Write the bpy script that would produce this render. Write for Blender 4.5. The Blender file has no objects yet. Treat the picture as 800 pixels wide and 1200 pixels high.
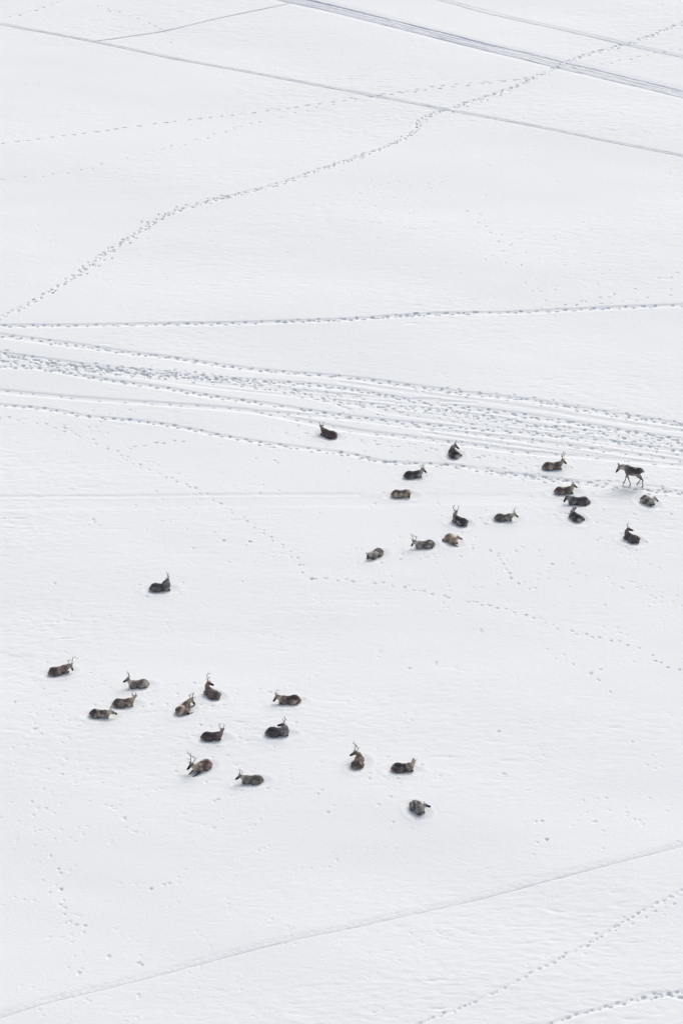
import bpy, math, random
import numpy as np
from mathutils import Vector

R = math.radians
scene = bpy.context.scene
col = scene.collection
rng = np.random.default_rng(7)
random.seed(7)

# ------------------------------------------------------------------ camera
PITCH, FPX, H = R(26.0), 4900.0, 113.0
CAM_Y = -H / math.tan(PITCH)
cd = bpy.data.cameras.new('camera')
cam = bpy.data.objects.new('camera', cd)
col.objects.link(cam)
cam.location = (0, CAM_Y, H)
cam.rotation_euler = (math.pi / 2 - PITCH, 0, 0)
cd.sensor_fit = 'VERTICAL'
cd.sensor_height = 36.0
cd.lens = 36.0 * FPX / 1200.0
cd.clip_start, cd.clip_end = 1.0, 20000.0
scene.camera = cam

# ------------------------------------------------------------------ light
SUN_EL, SUN_AZ = R(36), R(24)          # azimuth measured from +Y towards +X
world = bpy.data.worlds.new('World')
scene.world = world
world.use_nodes = True
nt = world.node_tree
nt.nodes.clear()
sky = nt.nodes.new('ShaderNodeTexSky')
sky.sky_type = 'NISHITA'
sky.sun_disc = False
sky.sun_elevation = SUN_EL
sky.sun_rotation = SUN_AZ
sky.air_density, sky.dust_density, sky.ozone_density = 1.0, 4.0, 1.0
hs = nt.nodes.new('ShaderNodeHueSaturation')      # a veil of thin cloud greys the blue
hs.inputs['Saturation'].default_value = 0.55
bg = nt.nodes.new('ShaderNodeBackground')
bg.inputs['Strength'].default_value = 0.15
wo = nt.nodes.new('ShaderNodeOutputWorld')
nt.links.new(sky.outputs[0], hs.inputs['Color'])
nt.links.new(hs.outputs[0], bg.inputs['Color'])
nt.links.new(bg.outputs[0], wo.inputs['Surface'])

sd = bpy.data.lights.new('sun', 'SUN')
sd.energy = 1.05
sd.angle = R(42)
sd.color = (1.0, 0.93, 0.86)
sun = bpy.data.objects.new('sun', sd)
col.objects.link(sun)
dv = Vector((math.sin(SUN_AZ) * math.cos(SUN_EL), math.cos(SUN_AZ) * math.cos(SUN_EL), math.sin(SUN_EL)))
sun.rotation_euler = dv.to_track_quat('Z', 'Y').to_euler()

scene.view_settings.view_transform = 'Standard'
scene.view_settings.look = 'None'
scene.view_settings.gamma = 1.0
scene.view_settings.exposure = 0.04

# ------------------------------------------------------------------ helpers
def at(px, py, z=0.0):
    """point of the plane z on the ray through a pixel of the 800x1200 frame"""
    a = math.atan((py - 600.0) / FPX)
    dx, dy = (px - 400.0) / FPX, (600.0 - py) / FPX
    s, c = math.sin(PITCH), math.cos(PITCH)
    d = (dx, c + dy * s, -s + dy * c)
    t = (z - H) / d[2]
    return d[0] * t, CAM_Y + d[1] * t

def tag(o, label=None, cat=None, group=None, kind=None):
    if label: o['label'] = label
    if cat: o['category'] = cat
    if group: o['group'] = group
    if kind: o['kind'] = kind
    return o

def mesh_np(name, V, F, smooth=True):
    V = np.asarray(V, dtype=np.float32)
    F = np.asarray(F, dtype=np.int32)
    me = bpy.data.meshes.new(name)
    n, m, k = len(V), len(F), F.shape[1]
    me.vertices.add(n)
    me.vertices.foreach_set('co', V.ravel())
    me.loops.add(m * k)
    me.loops.foreach_set('vertex_index', F.ravel())
    me.polygons.add(m)
    me.polygons.foreach_set('loop_start', np.arange(0, m * k, k, dtype=np.int32))
    me.polygons.foreach_set('use_smooth', np.full(m, smooth))
    me.update(calc_edges=True)
    return me

def link(name, me, mat, parent=None):
    o = bpy.data.objects.new(name, me)
    if mat: me.materials.append(mat)
    col.objects.link(o)
    o.parent = parent
    return o

def catmull(P, n):
    """P: (k,d) control rows -> dense rows"""
    P = np.asarray(P, float)
    Q = np.vstack([2 * P[0] - P[1], P, 2 * P[-1] - P[-2]])
    out = []
    for i in range(1, len(Q) - 2):
        for j in range(n):
            t = j / n
            a, b, c, d = Q[i - 1], Q[i], Q[i + 1], Q[i + 2]
            out.append(0.5 * ((2 * b) + (-a + c) * t + (2 * a - 5 * b + 4 * c - d) * t * t + (-a + 3 * b - 3 * c + d) * t ** 3))
    out.append(P[-1])
    return np.array(out)

# ------------------------------------------------------------------ materials
def nodes(name):
    m = bpy.data.materials.new(name)
    m.use_nodes = True
    t = m.node_tree
    return m, t, t.nodes['Principled BSDF']

def snow_material(name, base, other, bump=0.38, rough=0.85):
    m, t, b = nodes(name)
    tc = t.nodes.new('ShaderNodeTexCoord')
    mp = t.nodes.new('ShaderNodeMapping')
    mp.inputs['Scale'].default_value = (1.0, 1.7, 1.0)
    n1 = t.nodes.new('ShaderNodeTexNoise')
    n1.inputs['Scale'].default_value = 0.045
    n1.inputs['Detail'].default_value = 3
    mx = t.nodes.new('ShaderNodeMix'); mx.data_type = 'RGBA'
    mx.inputs[6].default_value = (*base, 1); mx.inputs[7].default_value = (*other, 1)
    n2 = t.nodes.new('ShaderNodeTexNoise')
    n2.inputs['Scale'].default_value = 5.0
    n2.inputs['Detail'].default_value = 4
    n2.inputs['Roughness'].default_value = 0.65
    bp = t.nodes.new('ShaderNodeBump')
    bp.inputs['Strength'].default_value = bump
    bp.inputs['Distance'].default_value = 0.06
    L = t.links.new
    L(tc.outputs['Object'], mp.inputs['Vector'])
    L(mp.outputs[0], n1.inputs['Vector']); L(mp.outputs[0], n2.inputs['Vector'])
    L(n1.outputs['Fac'], mx.inputs[0]); L(mx.outputs[2], b.inputs['Base Color'])
    L(n2.outputs['Fac'], bp.inputs['Height']); L(bp.outputs[0], b.inputs['Normal'])
    b.inputs['Roughness'].default_value = rough
    b.inputs['Specular IOR Level'].default_value = 0.15
    return m

M_SNOW = snow_material('wind_packed_snow', (0.855, 0.882, 0.885), (0.83, 0.862, 0.882))
M_TRAIL = snow_material('pressed_trail_snow', (0.85, 0.875, 0.882), (0.83, 0.86, 0.882))
_t = M_TRAIL.node_tree
_b = _t.nodes['Principled BSDF']
_src = _b.inputs['Base Color'].links[0].from_socket
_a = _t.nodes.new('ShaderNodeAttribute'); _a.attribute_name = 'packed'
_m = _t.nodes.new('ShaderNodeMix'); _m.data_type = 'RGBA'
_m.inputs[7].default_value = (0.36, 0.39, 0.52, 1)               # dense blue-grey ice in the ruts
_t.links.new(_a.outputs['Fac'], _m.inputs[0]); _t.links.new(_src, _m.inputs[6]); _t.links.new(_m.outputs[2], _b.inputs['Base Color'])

def fur_material():
    m, t, b = nodes('winter_coat')
    at_ = t.nodes.new('ShaderNodeAttribute'); at_.attribute_name = 'coat'
    tc = t.nodes.new('ShaderNodeTexCoord')
    n = t.nodes.new('ShaderNodeTexNoise')
    n.inputs['Scale'].default_value = 16; n.inputs['Detail'].default_value = 5; n.inputs['Roughness'].default_value = 0.7
    mr = t.nodes.new('ShaderNodeMapRange')
    mr.inputs['From Min'].default_value = 0.3; mr.inputs['From Max'].default_value = 0.7
    mr.inputs['To Min'].default_value = 0.62; mr.inputs['To Max'].default_value = 1.45
    mu = t.nodes.new('ShaderNodeVectorMath'); mu.operation = 'SCALE'
    n2 = t.nodes.new('ShaderNodeTexNoise')
    n2.inputs['Scale'].default_value = 70; n2.inputs['Detail'].default_value = 3
    bp = t.nodes.new('ShaderNodeBump'); bp.inputs['Strength'].default_value = 0.6; bp.inputs['Distance'].default_value = 0.02
    L = t.links.new
    L(tc.outputs['Object'], n.inputs['Vector']); L(tc.outputs['Object'], n2.inputs['Vector'])
    L(n.outputs['Fac'], mr.inputs['Value']); L(at_.outputs['Color'], mu.inputs[0]); L(mr.outputs[0], mu.inputs['Scale'])
    L(mu.outputs[0], b.inputs['Base Color']); L(n2.outputs['Fac'], bp.inputs['Height']); L(bp.outputs[0], b.inputs['Normal'])
    b.inputs['Roughness'].default_value = 0.9
    b.inputs['Specular IOR Level'].default_value = 0.15
    b.inputs['Sheen Weight'].default_value = 0.06
    b.inputs['Sheen Roughness'].default_value = 0.4
    return m
M_FUR = fur_material()

def plain(name, c, c2, scale, rough):
    m, t, b = nodes(name)
    tc = t.nodes.new('ShaderNodeTexCoord')
    n = t.nodes.new('ShaderNodeTexNoise'); n.inputs['Scale'].default_value = scale
    mx = t.nodes.new('ShaderNodeMix'); mx.data_type = 'RGBA'
    mx.inputs[6].default_value = (*c, 1); mx.inputs[7].default_value = (*c2, 1)
    t.links.new(tc.outputs['Object'], n.inputs['Vector'])
    t.links.new(n.outputs['Fac'], mx.inputs[0]); t.links.new(mx.outputs[2], b.inputs['Base Color'])
    b.inputs['Roughness'].default_value = rough
    return m
M_ANT = plain('antler_bone', (0.13, 0.11, 0.10), (0.24, 0.21, 0.19), 12, 0.7)
M_ANTP = plain('pale_antler_bone', (0.36, 0.31, 0.27), (0.5, 0.44, 0.4), 12, 0.7)
M_HOOF = plain('hoof_horn', (0.02, 0.018, 0.016), (0.05, 0.045, 0.04), 20, 0.5)
M_EYE = plain('dark_eye', (0.01, 0.008, 0.006), (0.02, 0.015, 0.01), 20, 0.15)

# ------------------------------------------------------------------ snow field
DX, DY = 0.055, 0.08
fx = np.arange(-34, 34 + 1e-6, DX)
fy = np.arange(-64, 114 + 1e-6, DY)
NX, NY = len(fx), len(fy)

def spectral(lx, ly, seed, slope=0.0):
    """smooth noise with correlation lengths lx, ly metres"""
    r = np.random.default_rng(seed)
    w = np.fft.rfft2(r.standard_normal((NY, NX)).astype(np.float32))
    ky = np.fft.fftfreq(NY, DY)[:, None]; kx = np.fft.rfftfreq(NX, DX)[None, :]
    k2 = (kx * lx) ** 2 + (ky * ly) ** 2
    f = np.exp(-k2 * 6.0)
    g = np.fft.irfft2(w * f, s=(NY, NX))
    return g / g.std()

Z = 0.05 * spectral(9, 7, 1) + 0.008 * spectral(3.0, 1.8, 2)
sas = spectral(0.50, 0.22, 3)
patch = np.clip(0.6 + 0.5 * spectral(7, 5, 4), 0.1, 1.6)
Z += 0.0020 * sas * patch
Z += 0.0026 * spectral(0.28, 0.15, 5) * patch
rid = spectral(0.55, 0.17, 6)
Z -= 0.011 * np.clip(rid - 1.4, 0, 2) * patch            # small wind-cut scoops

def window(x, y, r):
    i0 = max(0, int((x - r - fx[0]) / DX)); i1 = min(NX, int((x + r - fx[0]) / DX) + 2)
    j0 = max(0, int((y - r - fy[0]) / DY)); j1 = min(NY, int((y + r - fy[0]) / DY) + 2)
    if i0 >= i1 or j0 >= j1: return None
    return slice(j0, j1), slice(i0, i1), fx[i0:i1][None, :], fy[j0:j1][:, None]

def hoofprint(x, y, ang, depth=0.12, a=0.11, b=0.08, drag=0.0):
    w = window(x, y, 0.7)
    if w is None: return
    js, is_, X, Y = w
    c, s = math.cos(ang), math.sin(ang)
    u = (X - x) * c + (Y - y) * s; v = -(X - x) * s + (Y - y) * c
    ua = np.where(u < 0, u / (a + drag), u / a)
    q = np.sqrt(ua ** 2 + (v / b) ** 2)
    pit = 1 - np.clip((q - 0.55) / 0.75, 0, 1)
    pit = pit * pit * (3 - 2 * pit)
    rim = np.exp(-((q - 1.55) / 0.28) ** 2)
    Z[js, is_] += -depth * pit + 0.04 * depth * rim

GR = np.zeros((NY, NX), np.float32)
def groove(path, width, depth):
    for x, y in path:
        w = window(x, y, width * 1.3)
        if w is None: continue
        js, is_, X, Y = w
        d = np.sqrt((X - x) ** 2 + (Y - y) ** 2) / (width * 0.5)
        p = 1 - np.clip((d - 0.45) / 0.9, 0, 1)
        p = -depth * p * p * (3 - 2 * p)
        GR[js, is_] = np.minimum(GR[js, is_], p)

def ground_path(pts, step):
    pts = [np.array(p, float) for p in pts]                      # lines that leave the picture run on beyond it
    def out(p): return p[0] < 0 or p[0] > 800 or p[1] < 0 or p[1] > 1200
    if out(pts[0]): d = pts[0] - pts[1]; pts.insert(0, pts[0] + d / np.hypot(*d) * 90)
    if out(pts[-1]): d = pts[-1] - pts[-2]; pts.append(pts[-1] + d / np.hypot(*d) * 90)
    P = np.array([at(*p) for p in pts])
    C = catmull(P, 24)
    d = np.r_[0, np.cumsum(np.hypot(*np.diff(C, axis=0).T))]
    s = np.arange(0, d[-1], step)
    return np.c_[np.interp(s, d, C[:, 0]), np.interp(s, d, C[:, 1])], s

def walk(pts, step=0.62, depth=0.12, gap=0.10, jit=0.08, size=1.0, groov=0.0, gw=0.55, lanes=1, spread=0.0, miss=0.05, offs=0.0, dash=0.0):
    """a line of hoofprints along a curve; lanes > 1: several animals one behind the other"""
    for ln in range(lanes):
        P, s = ground_path(pts, 0.05)
        T = np.gradient(P, axis=0); T /= np.hypot(*T.T)[:, None] + 1e-9
        N = np.c_[-T[:, 1], T[:, 0]]
        ph = rng.uniform(0, 6.28, 3)
        wob = spread * (0.7 * np.sin(s / 7.0 + ph[0]) + 0.5 * np.sin(s / 2.9 + ph[1])) + offs
        C = P + N * wob[:, None]
        if groov > 0: groove(C[::3], gw, groov)
        t, k = rng.uniform(0, step), 0
        while t < s[-1]:
            i = int(t / 0.05)
            if i >= len(C): break
            if rng.random() > miss:
                o = (gap if k % 2 else -gap) + rng.normal(0, jit * 0.6)
                q = C[i] + N[i] * o + T[i] * rng.normal(0, jit)
                ang = math.atan2(T[i, 1], T[i, 0]) + rng.normal(0, 0.2)
                hoofprint(q[0], q[1], ang, depth * rng.uniform(0.55, 1.3), 0.105 * size * rng.uniform(0.8, 1.3), 0.075 * size * rng.uniform(0.85, 1.25), drag=abs(rng.normal(0, 0.06)) + dash)
            t += step * rng.uniform(0.72, 1.3); k += 1

trail_H = [(-20, 386), (0, 375), (40, 354), (90, 322), (120, 300), (150, 280), (190, 255), (230, 240), (280, 228), (330, 215), (380, 197), (430, 180), (480, 157), (498, 138), (540, 124), (600, 103), (640, 85), (680, 68), (740, 50), (800, 27), (830, 15)]
trail_I = [(-30, 384), (0, 384), (100, 383), (200, 380), (300, 378), (400, 376), (460, 372), (520, 368), (600, 366), (700, 362), (800, 359), (830, 358)]
trail_K = [(-30, 389), (0, 394), (60, 402), (150, 414), (200, 419), (300, 432), (400, 441), (500, 455), (560, 463), (620, 470), (700, 484), (760, 493), (830, 504)]
trail_L = [(-30, 413), (0, 417), (65, 427), (150, 435), (225, 442), (300, 446), (400, 453), (500, 470), (600, 487), (700, 502), (830, 520)]
trail_L2 = [(-30, 428), (0, 430), (50, 432), (120, 445), (190, 455), (250, 465), (310, 472), (400, 485), (500, 497), (600, 507), (700, 517), (830, 534)]
trail_L3 = [(60, 424), (130, 432), (200, 440), (260, 446), (350, 460), (400, 470), (500, 480), (600, 495), (700, 508), (830, 527)]
trail_M = [(-30, 454), (0, 457), (100, 466), (200, 474), (300, 482), (400, 500), (480, 512), (550, 522), (620, 532), (700, 537), (830, 550)]
trail_N = [(-30, 470), (0, 473), (60, 479), (100, 487), (150, 492), (200, 498), (250, 508), (300, 517), (400, 530), (450, 540), (530, 545), (580, 553), (650, 562), (720, 571), (800, 580), (830, 584)]

walk(trail_H, 0.5, 0.10, gap=.14, jit=.12, lanes=2, spread=0.12, groov=0.035, gw=0.5)
walk([(90, 322), (120, 300), (150, 280), (190, 255), (230, 240), (280, 229)], 0.75, 0.11, gap=0.3, jit=0.3, lanes=2, spread=0.25)
walk([(380, 197), (430, 180), (480, 157), (498, 138), (540, 124), (600, 103), (640, 85)], 0.6, 0.09, gap=0.2, jit=0.2, lanes=1, spread=0.2)
walk(trail_I, 0.5, 0.13, lanes=1, spread=0.06, groov=0.06, gw=0.6)
walk([(330, 377), (400, 376), (460, 372), (520, 368), (560, 367)], 0.45, 0.15, gap=0.15, jit=0.15, groov=0.03)
walk(trail_K, 0.6, 0.10, lanes=2, spread=0.12, groov=0.05, gw=0.6)
walk(trail_K[7:], 0.6, 0.10, gap=0.4, jit=0.25)
walk(trail_L, 0.6, 0.12, lanes=2, spread=0.22, groov=0.045, gw=0.6)
walk([(-30, 413), (0, 418), (65, 428), (150, 436), (225, 443), (300, 448)], 0.5, 0.12, gap=0.3, jit=0.3, lanes=2, spread=0.35, groov=0.03)
walk(trail_L2, 0.5, 0.14, lanes=1, spread=0.10, groov=0.05, gw=0.6)
walk(trail_L3, 0.5, 0.11, gap=0.2, jit=0.2, lanes=2, spread=0.25, groov=0.03)
walk([(-30, 419), (0, 425), (60, 431), (130, 437), (190, 442)], 0.45, 0.12, gap=0.3, jit=0.3, lanes=2, spread=0.3, groov=0.03)
walk(trail_M, 0.95, 0.07, lanes=1, spread=0.08, groov=0.055, gw=0.7, miss=0.25)
walk([(300, 482), (400, 489), (500, 502), (600, 515), (700, 527), (830, 545)], 0.8, 0.07, lanes=1, spread=0.1, groov=0.05, gw=0.6, miss=0.2)
walk([(330, 500), (400, 510), (480, 522), (560, 534), (600, 540)], 0.8, 0.06, gap=0.3, jit=0.3, lanes=2, spread=0.4, miss=0.3)
walk(trail_N, 0.5, 0.14, lanes=1, spread=0.05, groov=0.045, gw=0.5)
walk(trail_N[7:], 0.62, 0.12, gap=0.15, jit=0.15, lanes=1, spread=0.12, offs=-0.2)
walk([(560, 552), (620, 563), (680, 569), (740, 572), (800, 580)], 0.6, 0.08, gap=0.3, jit=0.3, lanes=2, spread=0.4, groov=0.03)
for k in range(7):                                               # smeared, scuffed snow between the lines of the band
    o = rng.uniform(-9, 9, 3)
    g, _ = ground_path([(-30, 417 + o[0]), (80, 430 + o[0] * .8), (200, 443 + o[1] * .8), (330, 456 + o[1]), (rng.uniform(400, 560), 474 + o[2])], 0.15)
    groove(g, rng.uniform(.25, .5), rng.uniform(.03, .05))
for k in range(9):
    x0 = rng.uniform(380, 620); o = rng.uniform(-14, 26)
    g, _ = ground_path([(x0, 468 + (x0 - 400) * .155 + o), (x0 + 90, 468 + (x0 - 310) * .155 + o), (x0 + 200, 468 + (x0 - 200) * .155 + o * .9)], 0.15)
    groove(g, rng.uniform(.25, .5), rng.uniform(.02, .04))
walk([(-30, 415), (65, 429), (150, 436), (225, 443), (330, 452), (430, 468)], 0.3, 0.07, gap=0.35, jit=0.35, lanes=2, spread=0.35, size=.75)
walk([(400, 470), (500, 486), (600, 503), (700, 517), (830, 533)], 0.4, 0.06, gap=0.5, jit=0.4, lanes=3, spread=0.9, size=.8)
# lighter single lines
walk([(-20, 25), (0, 22), (40, 12), (75, 0), (100, -12)], 0.9, 0.10, lanes=1, groov=0.02)
trail_F = [(-20, 173), (0, 170), (100, 157), (200, 143), (300, 131), (400, 118), (440, 113), (520, 104), (600, 95), (640, 88)]
walk(trail_F, 0.92, 0.10, gap=0.03, jit=0.05, miss=0.0, size=0.9, dash=0.16)
walk([(400, 116), (470, 108), (540, 99), (610, 94)], 1.1, 0.07, gap=0.04, jit=0.08, dash=.18)
walk([(640, 82), (700, 76), (740, 68), (770, 62), (830, 52)], 0.8, 0.09, gap=0.1, jit=0.1)
walk([(-20, 214), (0, 212), (60, 206), (100, 200), (150, 187), (220, 168), (280, 148), (340, 133), (400, 121)], 1.0, 0.07, gap=0.12, jit=0.12, miss=0.08)
walk([(110, 5), (150, 20), (190, 35), (205, 60)], 1.0, 0.06, jit=0.2, miss=0.3)
walk([(640, 364), (690, 352), (740, 341), (780, 326), (830, 312)], 0.8, 0.07, jit=0.15, miss=0.2)
walk([(700, 356), (760, 350), (830, 338)], 0.8, 0.06, jit=0.15, miss=0.2)
walk([(-20, 484), (0, 487), (60, 497), (100, 512), (140, 530), (170, 548), (200, 560), (235, 577), (265, 595), (285, 608), (310, 624), (335, 645), (350, 660), (364, 677)], 0.6, 0.07, size=.85, gap=0.12, jit=0.1)
walk([(366, 678), (400, 681), (450, 685), (500, 695), (560, 708), (620, 722), (660, 738), (700, 748), (740, 757), (775, 778), (800, 787), (830, 792)], 0.55, 0.075, gap=0.08, jit=0.07, size=.85)
walk([(150, 524), (190, 518), (225, 515)], 0.6, 0.08)
walk([(48, 915), (50, 960), (52, 1000), (56, 1022), (70, 1060), (85, 1085), (90, 1120), (90, 1150)], 0.8, 0.045, gap=0.25, jit=0.3, miss=0.1, size=.8)
walk([(68, 1000), (74, 1040)], 1.1, 0.09, jit=0.3)
walk([(470, 1210), (495, 1198), (560, 1172), (620, 1142), (680, 1110), (720, 1085), (760, 1063), (800, 1043), (830, 1026)], 0.42, 0.075, gap=0.06, jit=0.08, groov=0.018, gw=0.3, size=.85)
walk([(690, 1100), (730, 1082), (770, 1062), (830, 1030)], 0.5, 0.06, gap=0.22, jit=0.2, size=.8)
walk([(610, 1215), (660, 1194), (700, 1183), (740, 1173), (770, 1168), (830, 1154)], 0.36, 0.09, gap=0.06, jit=0.08, groov=0.04, gw=0.35, size=.85)
walk([(745, 1169), (775, 1164), (800, 1168), (830, 1171)], 0.5, 0.12, gap=0.1, jit=0.1, groov=0.03)
walk([(575, 645), (590, 665), (610, 690)], 0.6, 0.06, jit=0.1)
walk([(545, 240), (580, 275), (610, 320), (640, 362)], 1.0, 0.06, gap=0.3, jit=0.4, miss=0.3)
walk([(595, 640), (680, 670), (760, 690), (830, 712)], 1.2, 0.035, gap=0.3, jit=0.3, lanes=2, spread=0.4)
walk([(640, 760), (690, 788), (730, 830), (750, 860)], 1.0, 0.05, gap=0.3, jit=0.4, miss=0.3)
for pts in ([(-30, 593), (150, 590), (400, 587), (600, 585), (830, 591)],):
    g, _ = ground_path(pts, 0.15); groove(g, 1.6, 0.022)
for pts in ([(-30, 583), (200, 581), (420, 579)], [(400, 470), (560, 500), (700, 520), (830, 540)], [(400, 447), (560, 470), (700, 492), (830, 510)]):
    g, _ = ground_path(pts, 0.15); groove(g, 0.5, 0.03)
# stray prints
for px, py, d in [(364, 679, .2), (690, 790, .13), (510, 777, .10), (560, 740, .09), (145, 961, .1), (255, 938, .1), (372, 930, .08), (384, 953, .08), (194, 1035, .09), (178, 1040, .09),
                  (96, 1083, .12), (73, 1062, .1), (130, 1120, .09), (163, 1128, .12), (163, 1166, .08), (91, 1140, .1), (630, 963, .11), (640, 984, .11), (590, 908, .08), (748, 960, .08), (262, 634, .1),
                  (294, 634, .12), (108, 610, .08), (90, 771, .07), (64, 683, .07), (40, 856, .08), (325, 540, .1), (515, 590, .06), (620, 690, .07), (477, 783, .07), (583, 857, .07)]:
    x, y = at(px, py)
    for k in range(2):
        hoofprint(x + rng.normal(0, .12), y + rng.normal(0, .12), rng.uniform(0, 3), d * .6, .12, .08)
for k in range(300):                                             # old, drifted-over pits
    x, y = at(rng.uniform(-20, 820), rng.uniform(0, 1200) ** 1.0)
    n = rng.integers(1, 5); a = rng.uniform(0, 6.28)
    for i in range(n):
        hoofprint(x + i * .55 * math.cos(a) + rng.normal(0, .1), y + i * .55 * math.sin(a) + rng.normal(0, .1), a, rng.uniform(.008, .03), .11, .08)
for cx, cy, sx, sy, n in [(455, 235, 60, 45, 60), (505, 512, 90, 18, 90), (620, 530, 80, 20, 70), (110, 500, 80, 18, 30), (650, 300, 110, 40, 60), (60, 850, 60, 60, 40), (250, 590, 140, 50, 50), (600, 690, 140, 45, 50), (90, 950, 90, 60, 40), (720, 950, 60, 50, 25)]:
    for i in range(n):                                           # grazed and trampled spots
        x, y = at(rng.normal(cx, sx * .6), rng.normal(cy, sy * .6))
        hoofprint(x, y, rng.uniform(0, 3), rng.uniform(.01, .045), .11, .08)

# driven trails: the bed of each is pressed into the snow sheet, the packed snow lies in it
TRAILS = [
    ('snowmobile_trail', [(290, -16), (325, -4), (400, 13), (500, 38), (560, 53), (650, 75), (700, 86), (800, 109), (840, 118)], 1.7, 0.05, 'road'),
    ('snowmobile_trail', [(-40, 19), (0, 27), (100, 47), (200, 67), (300, 86), (400, 105), (500, 124), (600, 143), (700, 163), (800, 182), (840, 190)], 0.45, 0.003, 'soft'),
    ('snowmobile_trail', [(470, -13), (520, 0), (580, 15), (650, 32), (720, 49), (800, 66), (840, 75)], 0.7, 0.008, 'two'),
    ('ski_track', [(110, 49), (150, 43), (200, 35), (265, 20), (325, 8), (360, 0), (390, -7)], 0.18, 0.006, 'soft'),
    ('snowmobile_trail', [(-40, 1200), (0, 1190), (60, 1171), (150, 1148), (250, 1121), (350, 1097), (400, 1087), (480, 1068), (560, 1049), (650, 1026), (740, 1003), (800, 988), (840, 979)], 0.56, 0.010, 'tread'),
]
for nm, pts, wd, dp, kind in TRAILS:
    g, _ = ground_path(pts, 0.15)
    groove(g, wd * 1.3, dp + .004)

Z += GR

def zlook(arr, x, y):
    u = np.clip((np.asarray(x) - fx[0]) / DX, 0, NX - 1.001); v = np.clip((np.asarray(y) - fy[0]) / DY, 0, NY - 1.001)
    i, j = u.astype(int), v.astype(int); a, b = u - i, v - j
    return (arr[j, i] * (1 - a) + arr[j, i + 1] * a) * (1 - b) + (arr[j + 1, i] * (1 - a) + arr[j + 1, i + 1] * a) * b

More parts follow.
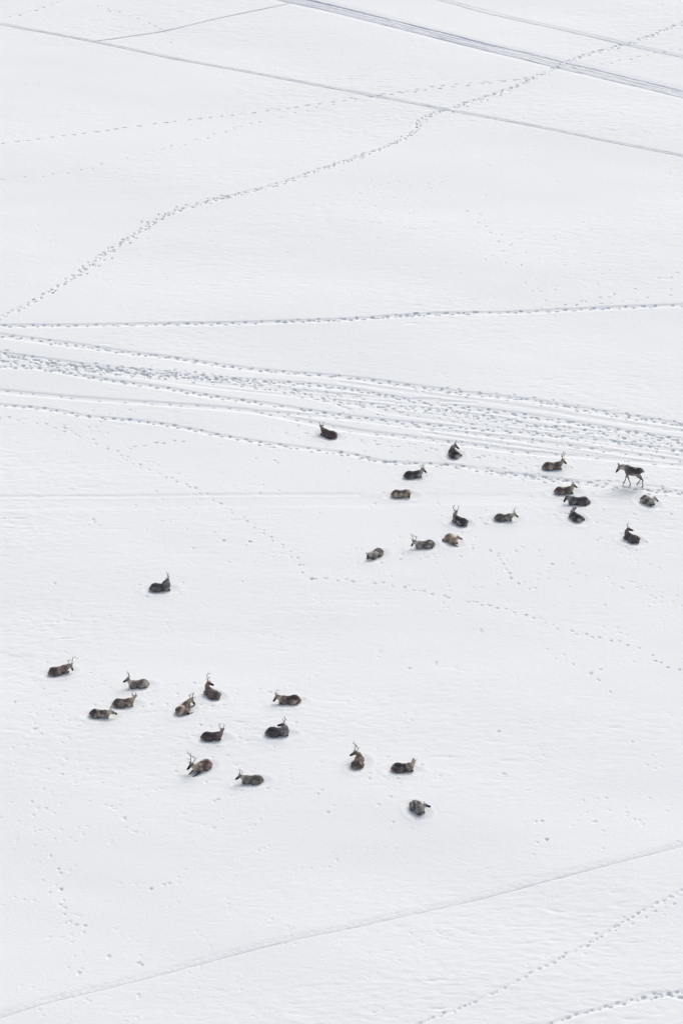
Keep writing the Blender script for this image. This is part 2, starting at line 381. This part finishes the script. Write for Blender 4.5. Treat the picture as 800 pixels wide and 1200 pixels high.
# ------------------------------------------------------------------ reindeer table
# px, py: middle of the trunk in the frame; azimuths: 0 to the right, 90 away from the camera
DARK = ((.070, .062, .068), (.46, .41, .38), (.030, .025, .025))
CHAR = ((.092, .086, .095), (.34, .315, .31), (.030, .028, .030))
BROWN = ((.125, .096, .090), (.50, .41, .345), (.040, .030, .027))
RED = ((.095, .072, .074), (.30, .225, .22), (.038, .027, .027))
GREY = ((.145, .128, .118), (.56, .51, .46), (.036, .030, .030))
TAN = ((.25, .19, .14), (.62, .51, .40), (.06, .042, .034))
G = 'reindeer lying on the snow'
DEER = [
    # px, py, scale, heading, neck az, neck el, head az, head pitch down, antler, coat, bend, legs, label
    (384.5, 505, 1.0, 142, 120, 26, 105, 2, .6, RED, 0, 'fold', 'small reddish brown reindeer lying alone at the top left of the upper herd'),
    (531, 529, .95, 108, 28, 42, -15, 35, .5, DARK, -15, 'side', 'black reindeer lying rump to the viewer among the hoofprint trails, snout pointing right'),
    (484.5, 554, .95, 8, 15, 48, -30, 30, .45, DARK, 0, 'fold', 'dark low reindeer lying just above the mottled brown one with tucked head'),
    (470, 576, .95, 2, -60, -4, -95, 35, 0, (BROWN[0], TAN[1], BROWN[2]), 0, 'fold', 'mottled brown antlerless reindeer lying with its head tucked down'),
    (647.5, 545.5, 1.0, 2, 25, 42, 0, 38, .85, BROWN, 0, 'fold', 'brown reindeer with tan neck and tall antlers lying left of the walking one'),
    (661, 574, .95, 2, 12, 62, -8, 32, 0, BROWN, 0, 'fold', 'reindeer with pinkish tan neck raised, touching the dark one below it'),
    (677, 586.5, 1.08, 180, 172, 24, 214, 48, 0, CHAR, 0, 'fold', 'long charcoal reindeer lying with lowered head at the left end, below a tan necked one'),
    (674, 604.5, .9, 122, 50, 45, 65, 5, .3, DARK, 25, 'side', 'small curled dark reindeer lying right under the long charcoal one'),
    (740.5, 554.5, 1.06, 164, 178, 0, 200, 50, .45, (CHAR[0], BROWN[1], BROWN[2]), 0, 'walk', 'the only standing reindeer, walking left with lowered head'),
    (758.5, 586, .93, -58, 28, 42, -10, 38, 0, (GREY[0] , GREY[1], (.03, .03, .03)), 30, 'fold', 'grey antlerless reindeer lying just under the walking one, snout pointing right'),
    (739, 629, .97, 132, 70, 52, -2, 15, .6, (CHAR[0], (.27, .18, .16), RED[2]), 0, 'fold', 'charcoal reindeer with rosy neck, lowest and rightmost of the upper herd'),
    (538, 609, .97, 135, 72, 62, 80, 15, .75, DARK, 0, 'fold', 'dark reindeer with pale neck and ring shaped antlers, lying above the golden backed one'),
    (590.5, 605.5, .92, -4, 0, 26, -18, 30, .7, GREY, 0, 'fold', 'grey brown reindeer lying in open snow between the golden backed and curled dark ones'),
    (528.5, 631, .92, -66, 28, 30, -10, 18, 0, TAN, 34, 'side', 'pale golden backed reindeer curled up without antlers'),
    (497, 637, .97, 193, 185, 24, 222, 45, .8, GREY, 0, 'fold', 'grey reindeer with upright antlers lying just left of the golden backed one'),
    (440, 648, .95, 236, 212, 12, 256, 42, 0, GREY, -20, 'fold', 'round grey curled reindeer, leftmost along the lower edge of the upper herd'),
    (188.5, 686, 1.0, 4, 80, 48, 195, 22, .75, CHAR, 0, 'fold', 'lone dark reindeer lying far from both herds, looking back over its body'),
    (70, 783, 1.0, 22, 2, 24, -45, 50, .95, BROWN, 0, 'fold', 'brown reindeer with wide branching antlers at the far left of the lower herd'),
    (162, 800, .95, 196, 172, 50, 192, 22, .75, GREY, 0, 'fold', 'grey reindeer with pale chest facing left, upper of the three close together'),
    (145.5, 822.5, .97, 4, 20, 40, 70, 8, .45, (BROWN[0], TAN[1], BROWN[2]), 0, 'fold', 'brown reindeer with cream neck turned away, middle of the three close together'),
    (118, 835.5, .95, -12, -10, 6, -4, 16, .7, (CHAR[0], TAN[1], BROWN[2]), 0, 'fold', 'dark rumped reindeer with pale neck stretched low, lowest of the three close together'),
    (215.5, 829, 1.0, 64, 25, 36, -35, 45, .75, (BROWN[0], TAN[1], DARK[2]), -20, 'side', 'reindeer lying rump to the viewer with dark hooves stuck out to the right'),
    (248, 811, 1.0, 130, 75, 62, 0, 22, .8, (GREY[0], (.42, .28, .2), BROWN[2]), 0, 'fold', 'grey reindeer with orange tan neck and tall antlers looking right'),
    (338.5, 819, 1.02, 188, 182, 24, 212, 42, .45, (RED[0], TAN[1], RED[2]), 0, 'fold', 'dark brown reindeer with cream neck facing left, rightmost of the middle row'),
    (326, 857, 1.05, 0, 110, 30, 165, 12, .6, CHAR, 0, 'fold', 'charcoal reindeer with its head turned back over its body, below a cream necked one'),
    (249, 862, .95, 0, 22, 52, 75, 10, .7, RED, 0, 'fold', 'purplish brown reindeer lying right above a large antlered one'),
    (236.5, 897, 1.08, 232, 186, 32, 215, 32, 1.05, (BROWN[0], BROWN[1], DARK[2]), 0, 'stretch', 'large brown reindeer with the tallest forked antlers and forelegs stretched out'),
    (295, 912, .95, 186, 178, 24, 205, 26, .7, GREY, 0, 'fold', 'grey brown reindeer with pale antlers, facing left at the bottom of the lower herd'),
    (420, 891.5, 1.0, 78, 168, 40, 200, 20, .85, BROWN, 15, 'fold', 'brown reindeer with tall antlers lying rump to the viewer, head turned left'),
    (472.5, 898.5, 1.0, 0, 25, 46, 95, 4, 0, (DARK[0], TAN[1], BROWN[2]), 0, 'fold', 'long dark antlerless reindeer with upright pale neck facing away'),
    (488.5, 946, 1.0, -68, 30, 40, -4, 14, 0, (CHAR[0], GREY[1], DARK[2]), 48, 'fold', 'round mottled grey reindeer curled up, nearest to the viewer of all'),
]

# beds melted and pressed under the lying animals
for d in DEER:
    x, y = at(d[0], d[1], 0.27)
    if d[11] == 'walk': continue
    w = window(x, y, 2.0)
    js, is_, X, Y = w
    h = R(d[3]); u = (X - x) * math.cos(h) + (Y - y) * math.sin(h); v = -(X - x) * math.sin(h) + (Y - y) * math.cos(h)
    q = np.sqrt((u / .85) ** 2 + (v / .55) ** 2)
    p = 1 - np.clip((q - .7) / .7, 0, 1)
    Z[js, is_] += -0.05 * p * p * (3 - 2 * p) + 0.012 * np.exp(-((q - 1.5) / .2) ** 2)
    for k in range(5):
        a = rng.uniform(0, 6.28); r = rng.uniform(.9, 2.2)
        hoofprint(x + r * math.cos(a), y + r * math.sin(a), a, rng.uniform(.02, .06))

# edge fade, then one sheet out past the horizon
ex = np.clip(np.minimum(fx - fx[0], fx[-1] - fx) / 2.5, 0, 1)[None, :]
ey = np.clip(np.minimum(fy - fy[0], fy[-1] - fy) / 4.0, 0, 1)[:, None]
Zs = (Z * ex * ey).astype(np.float32)
ox = np.array([40, 55, 80, 130, 250, 500, 1200, 3000, 8000.0])
oy0 = np.array([-8000, -3000, -1200, -600, -350, -200, -120, -80.0])
oy1 = np.array([130, 160, 220, 350, 600, 1200, 3000, 8000.0])
gx = np.r_[-ox[::-1], fx, ox]; gy = np.r_[oy0, fy, oy1]
ZZ = np.zeros((len(gy), len(gx)), np.float32)
ZZ[len(oy0):len(oy0) + NY, len(ox):len(ox) + NX] = Zs
GX, GY = np.meshgrid(gx, gy)
V = np.stack([GX, GY, ZZ], -1).reshape(-1, 3)
n, m = len(gx), len(gy)
idx = np.arange(n * m, dtype=np.int32).reshape(m, n)
F = np.stack([idx[:-1, :-1], idx[:-1, 1:], idx[1:, 1:], idx[1:, :-1]], -1).reshape(-1, 4)
tag(link('snow_field', mesh_np('snow_field', V, F), M_SNOW), kind='structure')
del V, F, GX, GY, idx

# packed trails
for ti, (nm, pts, wd, dp, kind) in enumerate(TRAILS):
    P, s = ground_path(pts, 0.07)
    keep = (np.abs(P[:, 0]) < 31.0) & (P[:, 1] < 109.0) & (P[:, 1] > -59)
    P, s = P[keep], s[keep]
    T = np.gradient(P, axis=0); T /= np.hypot(*T.T)[:, None]
    N = np.c_[-T[:, 1], T[:, 0]]
    U = np.linspace(-1, 1, 41)
    W = wd * 0.5
    X = P[:, 0:1] + N[:, 0:1] * U * W; Y = P[:, 1:2] + N[:, 1:2] * U * W
    base = zlook(Zs - GR * 0, X, Y)
    r = np.random.default_rng(50 + ti)
    k = np.linspace(-30, 30, 61); ker = np.exp(-(k / 9) ** 2); ker /= ker.sum()
    nz = r.standard_normal(X.shape)
    for a in range(X.shape[1]): nz[:, a] = np.convolve(nz[:, a], ker, 'same') * 3
    nz2 = r.standard_normal(X.shape)
    k2 = np.exp(-(np.linspace(-4, 4, 9) / 2) ** 2); k2 /= k2.sum()
    for a in range(X.shape[1]): nz2[:, a] = np.convolve(nz2[:, a], k2, 'same') * 1.6
    wob = np.convolve(r.standard_normal(len(s)), np.exp(-(np.linspace(-120, 120, 241) / 50) ** 2), 'same')[:, None] * 0.006
    Ub = U[None, :] + wob
    kl = np.exp(-(np.linspace(-70, 70, 141) / 30) ** 2)
    wl = {}
    def lane(c, w, d):
        if c not in wl:
            q1 = np.convolve(r.standard_normal(len(s)), kl, 'same')[:, None]; q2 = np.convolve(r.standard_normal(len(s)), kl, 'same')[:, None]
            wl[c] = (0.045 * q1 / q1.std(), np.clip(1 + .35 * q2 / q2.std(), .3, 1.8))
        return -d * np.exp(-((Ub + wl[c][0] - c) / (w * wl[c][1])) ** 2)
    if kind == 'road':
        rel = lane(-.78, .10, .035) + lane(-.42, .08, .02) + lane(.0, .10, .03) + lane(.62, .17, .06) + 0.012 * nz + 0.006 * nz2
    elif kind == 'two':
        rel = lane(-.62, .2, .02) + lane(.55, .22, .025) + 0.004 * nz + 0.003 * nz2
    elif kind == 'tread':
        rel = lane(-.7, .16, .012) + lane(.7, .16, .009) + np.where(abs(Ub) < .6, 0.007 * np.sin(s[:, None] * 2 * math.pi / .42 + 1.5 * abs(Ub)), 0) * (0.5 + nz * .7) + 0.004 * nz2
    else:
        rel = lane(0, .6, .015) + 0.005 * nz + 0.004 * nz2
    lg = np.convolve(r.standard_normal(len(s) + 0), np.exp(-(np.linspace(-90, 90, 181) / 40) ** 2), 'same')[:, None]; lg = lg / lg.std()
    brk = np.clip(.85 + 0.40 * nz + .3 * lg, .15, 1.6)
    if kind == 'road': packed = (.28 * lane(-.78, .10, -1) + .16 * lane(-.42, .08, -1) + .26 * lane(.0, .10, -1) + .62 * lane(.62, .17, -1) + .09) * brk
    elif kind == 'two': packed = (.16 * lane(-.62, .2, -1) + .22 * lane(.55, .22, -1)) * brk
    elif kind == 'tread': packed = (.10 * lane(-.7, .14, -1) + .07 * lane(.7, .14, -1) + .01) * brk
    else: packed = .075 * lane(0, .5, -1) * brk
    edge = np.clip((np.abs(U) - 0.9) / 0.1, 0, 1)[None, :]
    rel = rel - rel.min() * .55
    ZR = base + 0.006 + np.maximum(rel, -.006)
    ZR = ZR * (1 - edge) + (base - 0.03) * edge
    VV = np.stack([X, Y, ZR], -1).reshape(-1, 3)
    id2 = np.arange(X.size, dtype=np.int32).reshape(X.shape)
    FF = np.stack([id2[:-1, :-1], id2[1:, :-1], id2[1:, 1:], id2[:-1, 1:]], -1).reshape(-1, 4)
    FF = FF[:, ::-1]
    tme = mesh_np(nm, VV, FF)
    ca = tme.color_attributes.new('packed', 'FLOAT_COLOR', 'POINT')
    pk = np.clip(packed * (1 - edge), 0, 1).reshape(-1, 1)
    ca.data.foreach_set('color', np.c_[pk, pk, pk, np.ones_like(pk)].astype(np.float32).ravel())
    tag(link(nm, tme, M_TRAIL), kind='structure')

# ------------------------------------------------------------------ reindeer
def tube(P, RY, RZ, up, seg=14, caps=True):
    """elliptic tube along P; returns V, F(quads, caps as degenerate-free small rings)"""
    P = np.asarray(P, float); k = len(P)
    T = np.gradient(P, axis=0); T /= np.linalg.norm(T, axis=1)[:, None] + 1e-9
    up = np.broadcast_to(np.asarray(up, float), P.shape)
    S = np.cross(up, T); S /= np.linalg.norm(S, axis=1)[:, None] + 1e-9
    Uv = np.cross(T, S)
    rings = []
    def ring(c, s, u, ry, rz): 
        a = np.linspace(0, 2 * math.pi, seg, endpoint=False)
        return c + np.outer(np.cos(a) * ry, s) + np.outer(np.sin(a) * rz, u)
    if caps:
        for f in (0.15, .5, .8):
            q = math.sqrt(1 - (1 - f) ** 2) if False else math.sin(f * math.pi / 2)
            d = math.cos(f * math.pi / 2)
            rings.append(ring(P[0] - T[0] * min(RY[0], RZ[0]) * d, S[0], Uv[0], RY[0] * q, RZ[0] * q))
    for i in range(k): rings.append(ring(P[i], S[i], Uv[i], RY[i], RZ[i]))
    if caps:
        for f in (.8, .5, .15):
            q = math.sin(f * math.pi / 2); d = math.cos(f * math.pi / 2)
            rings.append(ring(P[-1] + T[-1] * min(RY[-1], RZ[-1]) * d, S[-1], Uv[-1], RY[-1] * q, RZ[-1] * q))
    V = np.vstack(rings); F = []
    nr = len(rings)
    for i in range(nr - 1):
        for j in range(seg):
            a, b = i * seg + j, i * seg + (j + 1) % seg
            F.append((a, b, b + seg, a + seg))
    F.append(tuple(range(seg))[::-1]); F.append(tuple((nr - 1) * seg + j for j in range(seg)))
    return V, F

def dirv(az, el): return np.array([math.cos(az) * math.cos(el), math.sin(az) * math.cos(el), math.sin(el)])

class Build:
    def __init__(s): s.V, s.F, s.n, s.smp = [], [], 0, []
    def add(s, V, F):
        s.V.append(V); s.F += [tuple(i + s.n for i in f) for f in F]; s.n += len(V)
    def chain(s, rows, up, color, sub=5, seg=14):
        """rows: x,y,z,ry,rz ; color: one rgb or one per row"""
        rows = np.asarray(rows, float)
        C = catmull(rows, sub)
        C[:, 3:] = np.maximum(C[:, 3:], .004)
        s.add(*tube(C[:, :3], C[:, 3], C[:, 4], up, seg))
        color = np.asarray(color, float)
        if color.ndim == 1: color = np.repeat(color[None], len(rows), 0)
        t = np.linspace(0, len(rows) - 1, len(C))
        cc = np.stack([np.interp(t, np.arange(len(rows)), color[:, q]) for q in range(3)], -1)
        for p, r, c in zip(C[:, :3], (C[:, 3] + C[:, 4]) / 2, cc): s.smp.append((*p, r, *c))
    def mesh(s, name):
        me = bpy.data.meshes.new(name)
        me.from_pydata(np.vstack(s.V).tolist(), [], s.F)
        me.update()
        return me

def finish_body(b, name, back, belly, seed):
    me = b.mesh(name + '_raw')
    tmp = bpy.data.objects.new('tmp', me); col.objects.link(tmp)
    r = tmp.modifiers.new('r', 'REMESH'); r.mode = 'VOXEL'; r.voxel_size = 0.017
    sm = tmp.modifiers.new('s', 'SMOOTH'); sm.factor = .5; sm.iterations = 3
    dg = bpy.context.evaluated_depsgraph_get()
    out = bpy.data.meshes.new_from_object(tmp.evaluated_get(dg))
    bpy.data.objects.remove(tmp); bpy.data.meshes.remove(me)
    out.name = name
    nv = len(out.vertices)
    co = np.empty(nv * 3, np.float32); out.vertices.foreach_get('co', co); co = co.reshape(-1, 3)
    no = np.empty(nv * 3, np.float32); out.vertices.foreach_get('normal', no); no = no.reshape(-1, 3)
    S = np.array(b.smp)
    d = np.linalg.norm(co[:, None, :] - S[None, :, :3], axis=2) - S[None, :, 3]
    w = np.exp(-np.clip(d - d.min(1, keepdims=True), 0, 1) / 0.022)
    w /= w.sum(1, keepdims=True)
    c = w @ S[:, 4:7]
    # shaggy coat: low tufts
    r_ = np.random.default_rng(seed)
    A = r_.normal(0, 1, (3, 10)) * 26; ph = r_.uniform(0, 6.28, 10)
    tuft = np.sin(co @ A + ph).mean(1)
    co2 = co + no * (tuft * 0.012)[:, None]
    out.vertices.foreach_set('co', co2.astype(np.float32).ravel())
    A2 = r_.normal(0, 1, (3, 8)) * 8.5; blot = np.sin(co @ A2 + r_.uniform(0, 6.28, 8)).mean(1)
    mixp = np.clip(blot * 2.0 - .12, 0, .65)[:, None] * np.clip((co[:, 2:3] - .02) / .1, 0, 1)
    lum = np.clip((c.mean(1, keepdims=True) - .06) / .04, 0, 1)
    c = c * (1 - mixp * lum) + np.array(belly) * .8 * mixp * lum
    c = c * (1 + 0.5 * blot + 0.3 * tuft)[:, None] * np.clip(1.08 - .40 * np.clip((co[:, 2:3] - (.30 if co[:, 2].max() < 1.1 else 1.02)) / .12, 0, 1) * (lum < .99) * (np.abs(c.mean(1, keepdims=True)) < .2), .45, 2)
    ca = out.color_attributes.new('coat', 'FLOAT_COLOR', 'POINT')
    ca.data.foreach_set('color', np.c_[np.clip(c, .01, .8), np.ones(nv)].astype(np.float32).ravel())
    out.polygons.foreach_set('use_smooth', np.ones(len(out.polygons), bool))
    out.update()
    return out

def small_mesh(name, chains, mat, parent):
    b = Build()
    for rows, up in chains: b.chain(rows, up, (0, 0, 0), 4, 8)
    me = b.mesh(name)
    me.polygons.foreach_set('use_smooth', np.ones(len(me.polygons), bool))
    return link(name, me, mat, parent)

def reindeer(i, spec):
    px, py, sc, hd, naz, nel, haz, hp, ant, coat, bend, legs, label = spec
    if legs != 'walk': nel = nel * .88
    back, pale, face = [np.array(c) for c in coat]
    flank = back * .62 + pale * .38
    legc = face * 1.15
    walkp = legs == 'walk'
    zc = 0.85 if walkp else 0.22
    x, y = at(px, py, zc)
    root = bpy.data.objects.new('reindeer', None)
    col.objects.link(root)
    root.empty_display_size = .3
    zg = float(zlook(Zs, x, y))
    root.location = (x, y, zg if walkp else zg - 0.01)
    root.rotation_euler = (0, 0, R(hd)); root.scale = (sc * (1.0 if walkp else .93),) * 3
    tag(root, label, 'reindeer', None if walkp else G)
    kb = R(bend) / 1.1
    def warp(p):
        sx, sy, sz = p[:3]
        if abs(kb) < 1e-4: return np.array(p, float)
        rr = 1 / kb; a = sx * kb
        q = np.array(p, float)
        q[0] = (rr - sy) * math.sin(a); q[1] = rr - (rr - sy) * math.cos(a)
        return q
    b = Build()
    rs = np.random.default_rng(200 + i)
    fat = (.93 if not walkp else 1.0) + rs.normal(0, .03)
    if walkp: zt, k, kz = 0.70, .80, .86
    else: zt, k, kz = 0.0, 1.0, 1.0
    if walkp:
        T = [(-.64, 0, .24, .07, .08), (-.58, 0, .27, .15, .15), (-.46, 0, .285, .225, .215), (-.28, 0, .275, .255, .225), (-.02, 0, .25, .265, .235),
             (.20, 0, .28, .24, .255), (.36, 0, .33, .20, .245), (.48, 0, .34, .15, .19), (.55, 0, .34, .09, .12)]
    else:
        T = [(-.70, 0, .10, .08, .07), (-.63, 0, .14, .18, .13), (-.50, 0, .205, .255, .205), (-.35, 0, .245, .290, .245), (-.08, 0, .210, .310, .212),
             (.16, 0, .230, .270, .218), (.33, 0, .275, .215, .235), (.46, 0, .28, .155, .19), (.54, 0, .27, .09, .13)]
    rows = [warp((t[0], t[1], t[2] + zt, t[3] * k * fat, t[4] * kz)) for t in T]
    cols = [pale * 1.25, back * .6 + pale * .4, back, back, back * .95, back, back * .8 + pale * .2, flank, pale]
    b.chain(rows, (0, 0, 1), cols, 5, 20)
    # belly and flank are paler
    lowz = .15 if not walkp else .74
    rows = [warp((xx, sy * .10 * k, lowz + dz, rr * k, rr * .8)) for xx, dz, rr, sy in [(-.35, .0, .15, 0), (0, .0, .18, 0), (.3, .03, .16, 0)]]
    b.chain(rows, (0, 0, 1), [flank * .9, flank, pale * .8], 4, 12)
    # neck
    P0 = warp((.40, 0, (.33 if not walkp else .38) + zt)); ba = math.atan2(*(warp((.45, 0, 0)) - warp((.40, 0, 0)))[[1, 0]])
    na, ha = R(naz - hd), R(haz - hd)
    nd = dirv(na, R(nel))
    nl = .32 if not walkp else .36
    if abs(bend) > 28: nl = .28
    f0 = dirv(ba, R(25))
    P0b = P0 - dirv(ba, 0) * .10
    P1 = P0 + .16 * (0.5 * f0 + .5 * nd); P2 = P0 + nl * nd
    if P2[2] < .13: P2[2] = .13
    P1[2] = max(P1[2], .16)
    up = (0.01, 0.02, 1) if nel < 55 else tuple(-dirv(na, 0) + np.array([0, 0, .3]))
    rows = [(*P0b, .16, .20), (*(P0 + [0, 0, -.02]), .145, .185), (*P1, .138, .170), (*(P1 * .4 + P2 * .6), .112, .142), (*P2, .094, .108)]
    b.chain(rows, up, [back * .8 + pale * .2, flank, pale, pale * 1.05, pale * .8], 5, 14)
    # mane under the throat
    q1 = P0 + dirv(ba, 0) * .06 + np.array([0, 0, -.12]); q2 = P1 + nd * .04 + dirv(ha, 0) * .03 + np.array([0, 0, -.10]); q3 = P2 + np.array([0, 0, -.07])
    for q in (q1, q2, q3): q[2] = max(q[2], .06)
    b.chain([(*q1, .09, .10), (*q2, .07, .08), (*q3, .045, .05)], up, pale * 1.2, 4, 12)
    # head
    hdv = dirv(ha, -R(hp)); fh = dirv(ha, 0); side = np.array([-math.sin(ha), math.cos(ha), 0]); hup = np.cross(hdv, side); hup = hup if hup[2] > 0 else -hup
    O = P2 + np.array([0, 0, .02])
    hr = [(-.05, .065, .07, .0), (.03, .082, .092, .005), (.11, .076, .086, .0), (.19, .058, .070, -.004), (.26, .052, .060, -.008), (.31, .053, .056, -.012), (.335, .040, .042, -.014)]
    HS = 1.2
    b.chain([(*(O + hdv * t * 1.04 + hup * dz * HS), ry * HS, rz * HS) for t, ry, rz, dz in hr], hup, [pale * .8, face * .7 + pale * .35, face * .9 + pale * .2, face + pale * .12, face + pale * .05, face * .6, (.02, .018, .018)], 4, 14)
    for s_ in (-1, 1):                                # ears stay on the body mesh
        e0 = O + side * s_ * .075 + hup * .06; ed = side * s_ * .8 + hup * .45 - hdv * .35; ed /= np.linalg.norm(ed)
        b.chain([(*e0, .022, .018), (*(e0 + ed * .05), .036, .016), (*(e0 + ed * .10), .030, .014), (*(e0 + ed * .145), .010, .008)], hup + .01, [face, face * .7 + pale * .3, face, face], 3, 10)
    # tail
    tb = warp((-.66, 0, .19 + zt) if not walkp else (-.62, 0, .30 + zt)); tdv = -(warp((-.55, 0, 0)) - warp((-.65, 0, 0))); tdv /= np.linalg.norm(tdv)
    b.chain([(*tb, .05, .04), (*(tb + tdv * .07 + [0, 0, -.03]), .04, .035), (*(tb + tdv * .11 + [0, 0, -.09]), .018, .018)], (0.3, .1, 1), [pale, pale * 1.5, pale * 1.6], 3, 10)
    # legs
    hooves = []
    def leg(pts, cols_):
        pts = [warp(p) for p in pts]
        rows = [(p[0], p[1], p[2], p[3], p[3] * (1.25 if j < 2 else 1.0)) for j, p in enumerate(pts)]
        b.chain(rows, (.15, 1, .2), cols_, 5, 12)
        hooves.append((np.array(pts[-1][:3]), np.array(pts[-1][:3]) - np.array(pts[-2][:3])))
    for s_ in (-1, 1):
        if walkp:
            fr = .17 if s_ < 0 else -.20            # the near (left) foreleg trails
            hi = .20 if s_ < 0 else -.13
            lift = .0
            leg([(.33, s_ * .10, .90, .115), (.30, s_ * .12, .70, .072), (.31 + fr * .5, s_ * .11, .44, .040), (.30 + fr * .85, s_ * .11, .22, .026), (.30 + fr * 1.15, s_ * .11, .075, .028)],
                [back, flank, legc * 1.3, legc, legc])
            leg([(-.40, s_ * .09, .94, .155), (-.32 + hi * .2, s_ * .13, .72, .105), (-.58 + hi * .35, s_ * .12, .48, .046), (-.55 + hi * .75, s_ * .12, .24, .029), (-.53 + hi * 1.1, s_ * .12, .075, .030)],
                [back, back, legc * 1.6, legc * 1.2, legc])
        else:
            j = rs.normal(0, .02, 6)
            fold = not (legs == 'stretch' or (legs == 'side' and s_ < 0) or (legs == 'fold' and rs.random() < -1 and s_ > 0))
            if fold:
                leg([(.34, s_ * .14, .20, .12), (.28, s_ * .19, .11, .095), (.56 + j[0], s_ * .17, .085, .050), (.44, s_ * .19, .035, .034), (.30 + j[1], s_ * .19, .03, .030)],
                    [flank, flank, legc * 1.3, legc, legc])
            else:
                leg([(.34, s_ * .15, .24, .11), (.30, s_ * .20, .13, .085), (.52 + j[0], s_ * .20, .10, .048), (.72, s_ * .20, .05, .034), (.86 + j[1], s_ * .18, .035, .032)],
                    [flank, flank, legc * 1.3, legc, legc])
            out_ = .14 if (legs in ('side', 'stretch') and s_ < 0) else 0
            leg([(-.42, s_ * .15, .20, .18), (-.12 + j[2], s_ * (.25 + out_ * .5), .12, .13), (-.46 + j[3], s_ * (.31 + out_), .065, .048), (-.26, s_ * (.33 + out_ * 1.6), .035, .033), (-.10 + j[4], s_ * (.33 + out_ * 1.9), .03, .030)],
                [back * .9 + flank * .1, flank, legc * 1.6, legc, legc])
    me = finish_body(b, 'body', back, pale, 300 + i)
    link('body', me, M_FUR, root)
    # hooves
    for p, d in hooves:
        dz = d / (np.linalg.norm(d) + 1e-9)
        if walkp:
            f = np.array([1, 0, 0.0])
            small_mesh('hoof', [([(*(p + [-.015, s_, 0]), .022, .026), (*(p + f * .02 + [0, s_, -.035]), .022, .026), (*(p + f * .075 + [0, s_, -.055]), .016, .014)], (.1, 1, .1)) for s_ in (-.018, .018)], M_HOOF, root)
        else:
            dz[2] = 0; dz /= np.linalg.norm(dz); sd_ = np.array([-dz[1], dz[0], 0])
            small_mesh('hoof', [([(*(p + sd_ * s_ - dz * .01), .018, .024), (*(p + sd_ * s_ + dz * .05), .019, .024), (*(p + sd_ * s_ + dz * .10 + [0, 0, -.01]), .010, .012)], (0, 0, 1)) for s_ in (-.018, .018)], M_HOOF, root)
    for s_ in (-1, 1):
        e = O + hdv * .095 + side * s_ * .086 + hup * .034
        small_mesh('eye', [([(*(e - hdv * .008), .010, .010), (*(e + hdv * .008), .010, .010)], hup)], M_EYE, root)
    # antlers
    if ant > 0:
        a = ant * .86
        tl = R(hp) * .35
        u = np.array([0, 0, 1]) * math.cos(tl) + fh * math.sin(tl); f = fh * math.cos(tl) - np.array([0, 0, 1]) * math.sin(tl)
        for s_ in (-1, 1):
            asym = 1 + rs.normal(0, .07)
            def pt(fw, sd_, uu): return O + hup * .07 + (f * fw + side * s_ * sd_ + u * uu) * asym
            r0 = .021
            beam = [(0.0, .035, .0), (-.10 * a, .035 + .10 * a, .12 * a + .02), (-.17 * a, .04 + .19 * a, .32 * a), (-.12 * a, .04 + .20 * a, .52 * a), (.02 * a, .02 + .12 * a, .68 * a)]
            ch = [([(*pt(*q), r, r) for q, r in zip(beam, (r0 * 1.25, r0, r0, r0 * .85, r0 * .5))], f + .01)]
            def tine(a0, a1, a2, r): ch.append(([(*pt(*a0), r, r), (*pt(*a1), r * .8, r * .8), (*pt(*a2), r * .45, r * .45)], side + .01))
            if a > .35:
                tine(beam[0], (.09 * a, .045, .07 * a), (.17 * a, .05, .15 * a), .013)
                tine(beam[2], (-.25 * a, .05 + .22 * a, .38 * a), (-.30 * a, .05 + .24 * a, .46 * a), .011)
                tine(beam[3], (-.12 * a, .05 + .30 * a, .60 * a), (-.10 * a, .06 + .32 * a, .70 * a), .011)
            if a > .65:
                tine(beam[1], (.0, .08 + .13 * a, .20 * a), (.09 * a, .08 + .13 * a, .30 * a), .012)
                tine(beam[3], (.0, .04 + .17 * a, .60 * a), (.06 * a, .04 + .13 * a, .64 * a), .010)
            small_mesh('antler', ch, M_ANTP if (i % 5 in (0, 2)) else M_ANT, root)

for i, d in enumerate(DEER): reindeer(i, d)
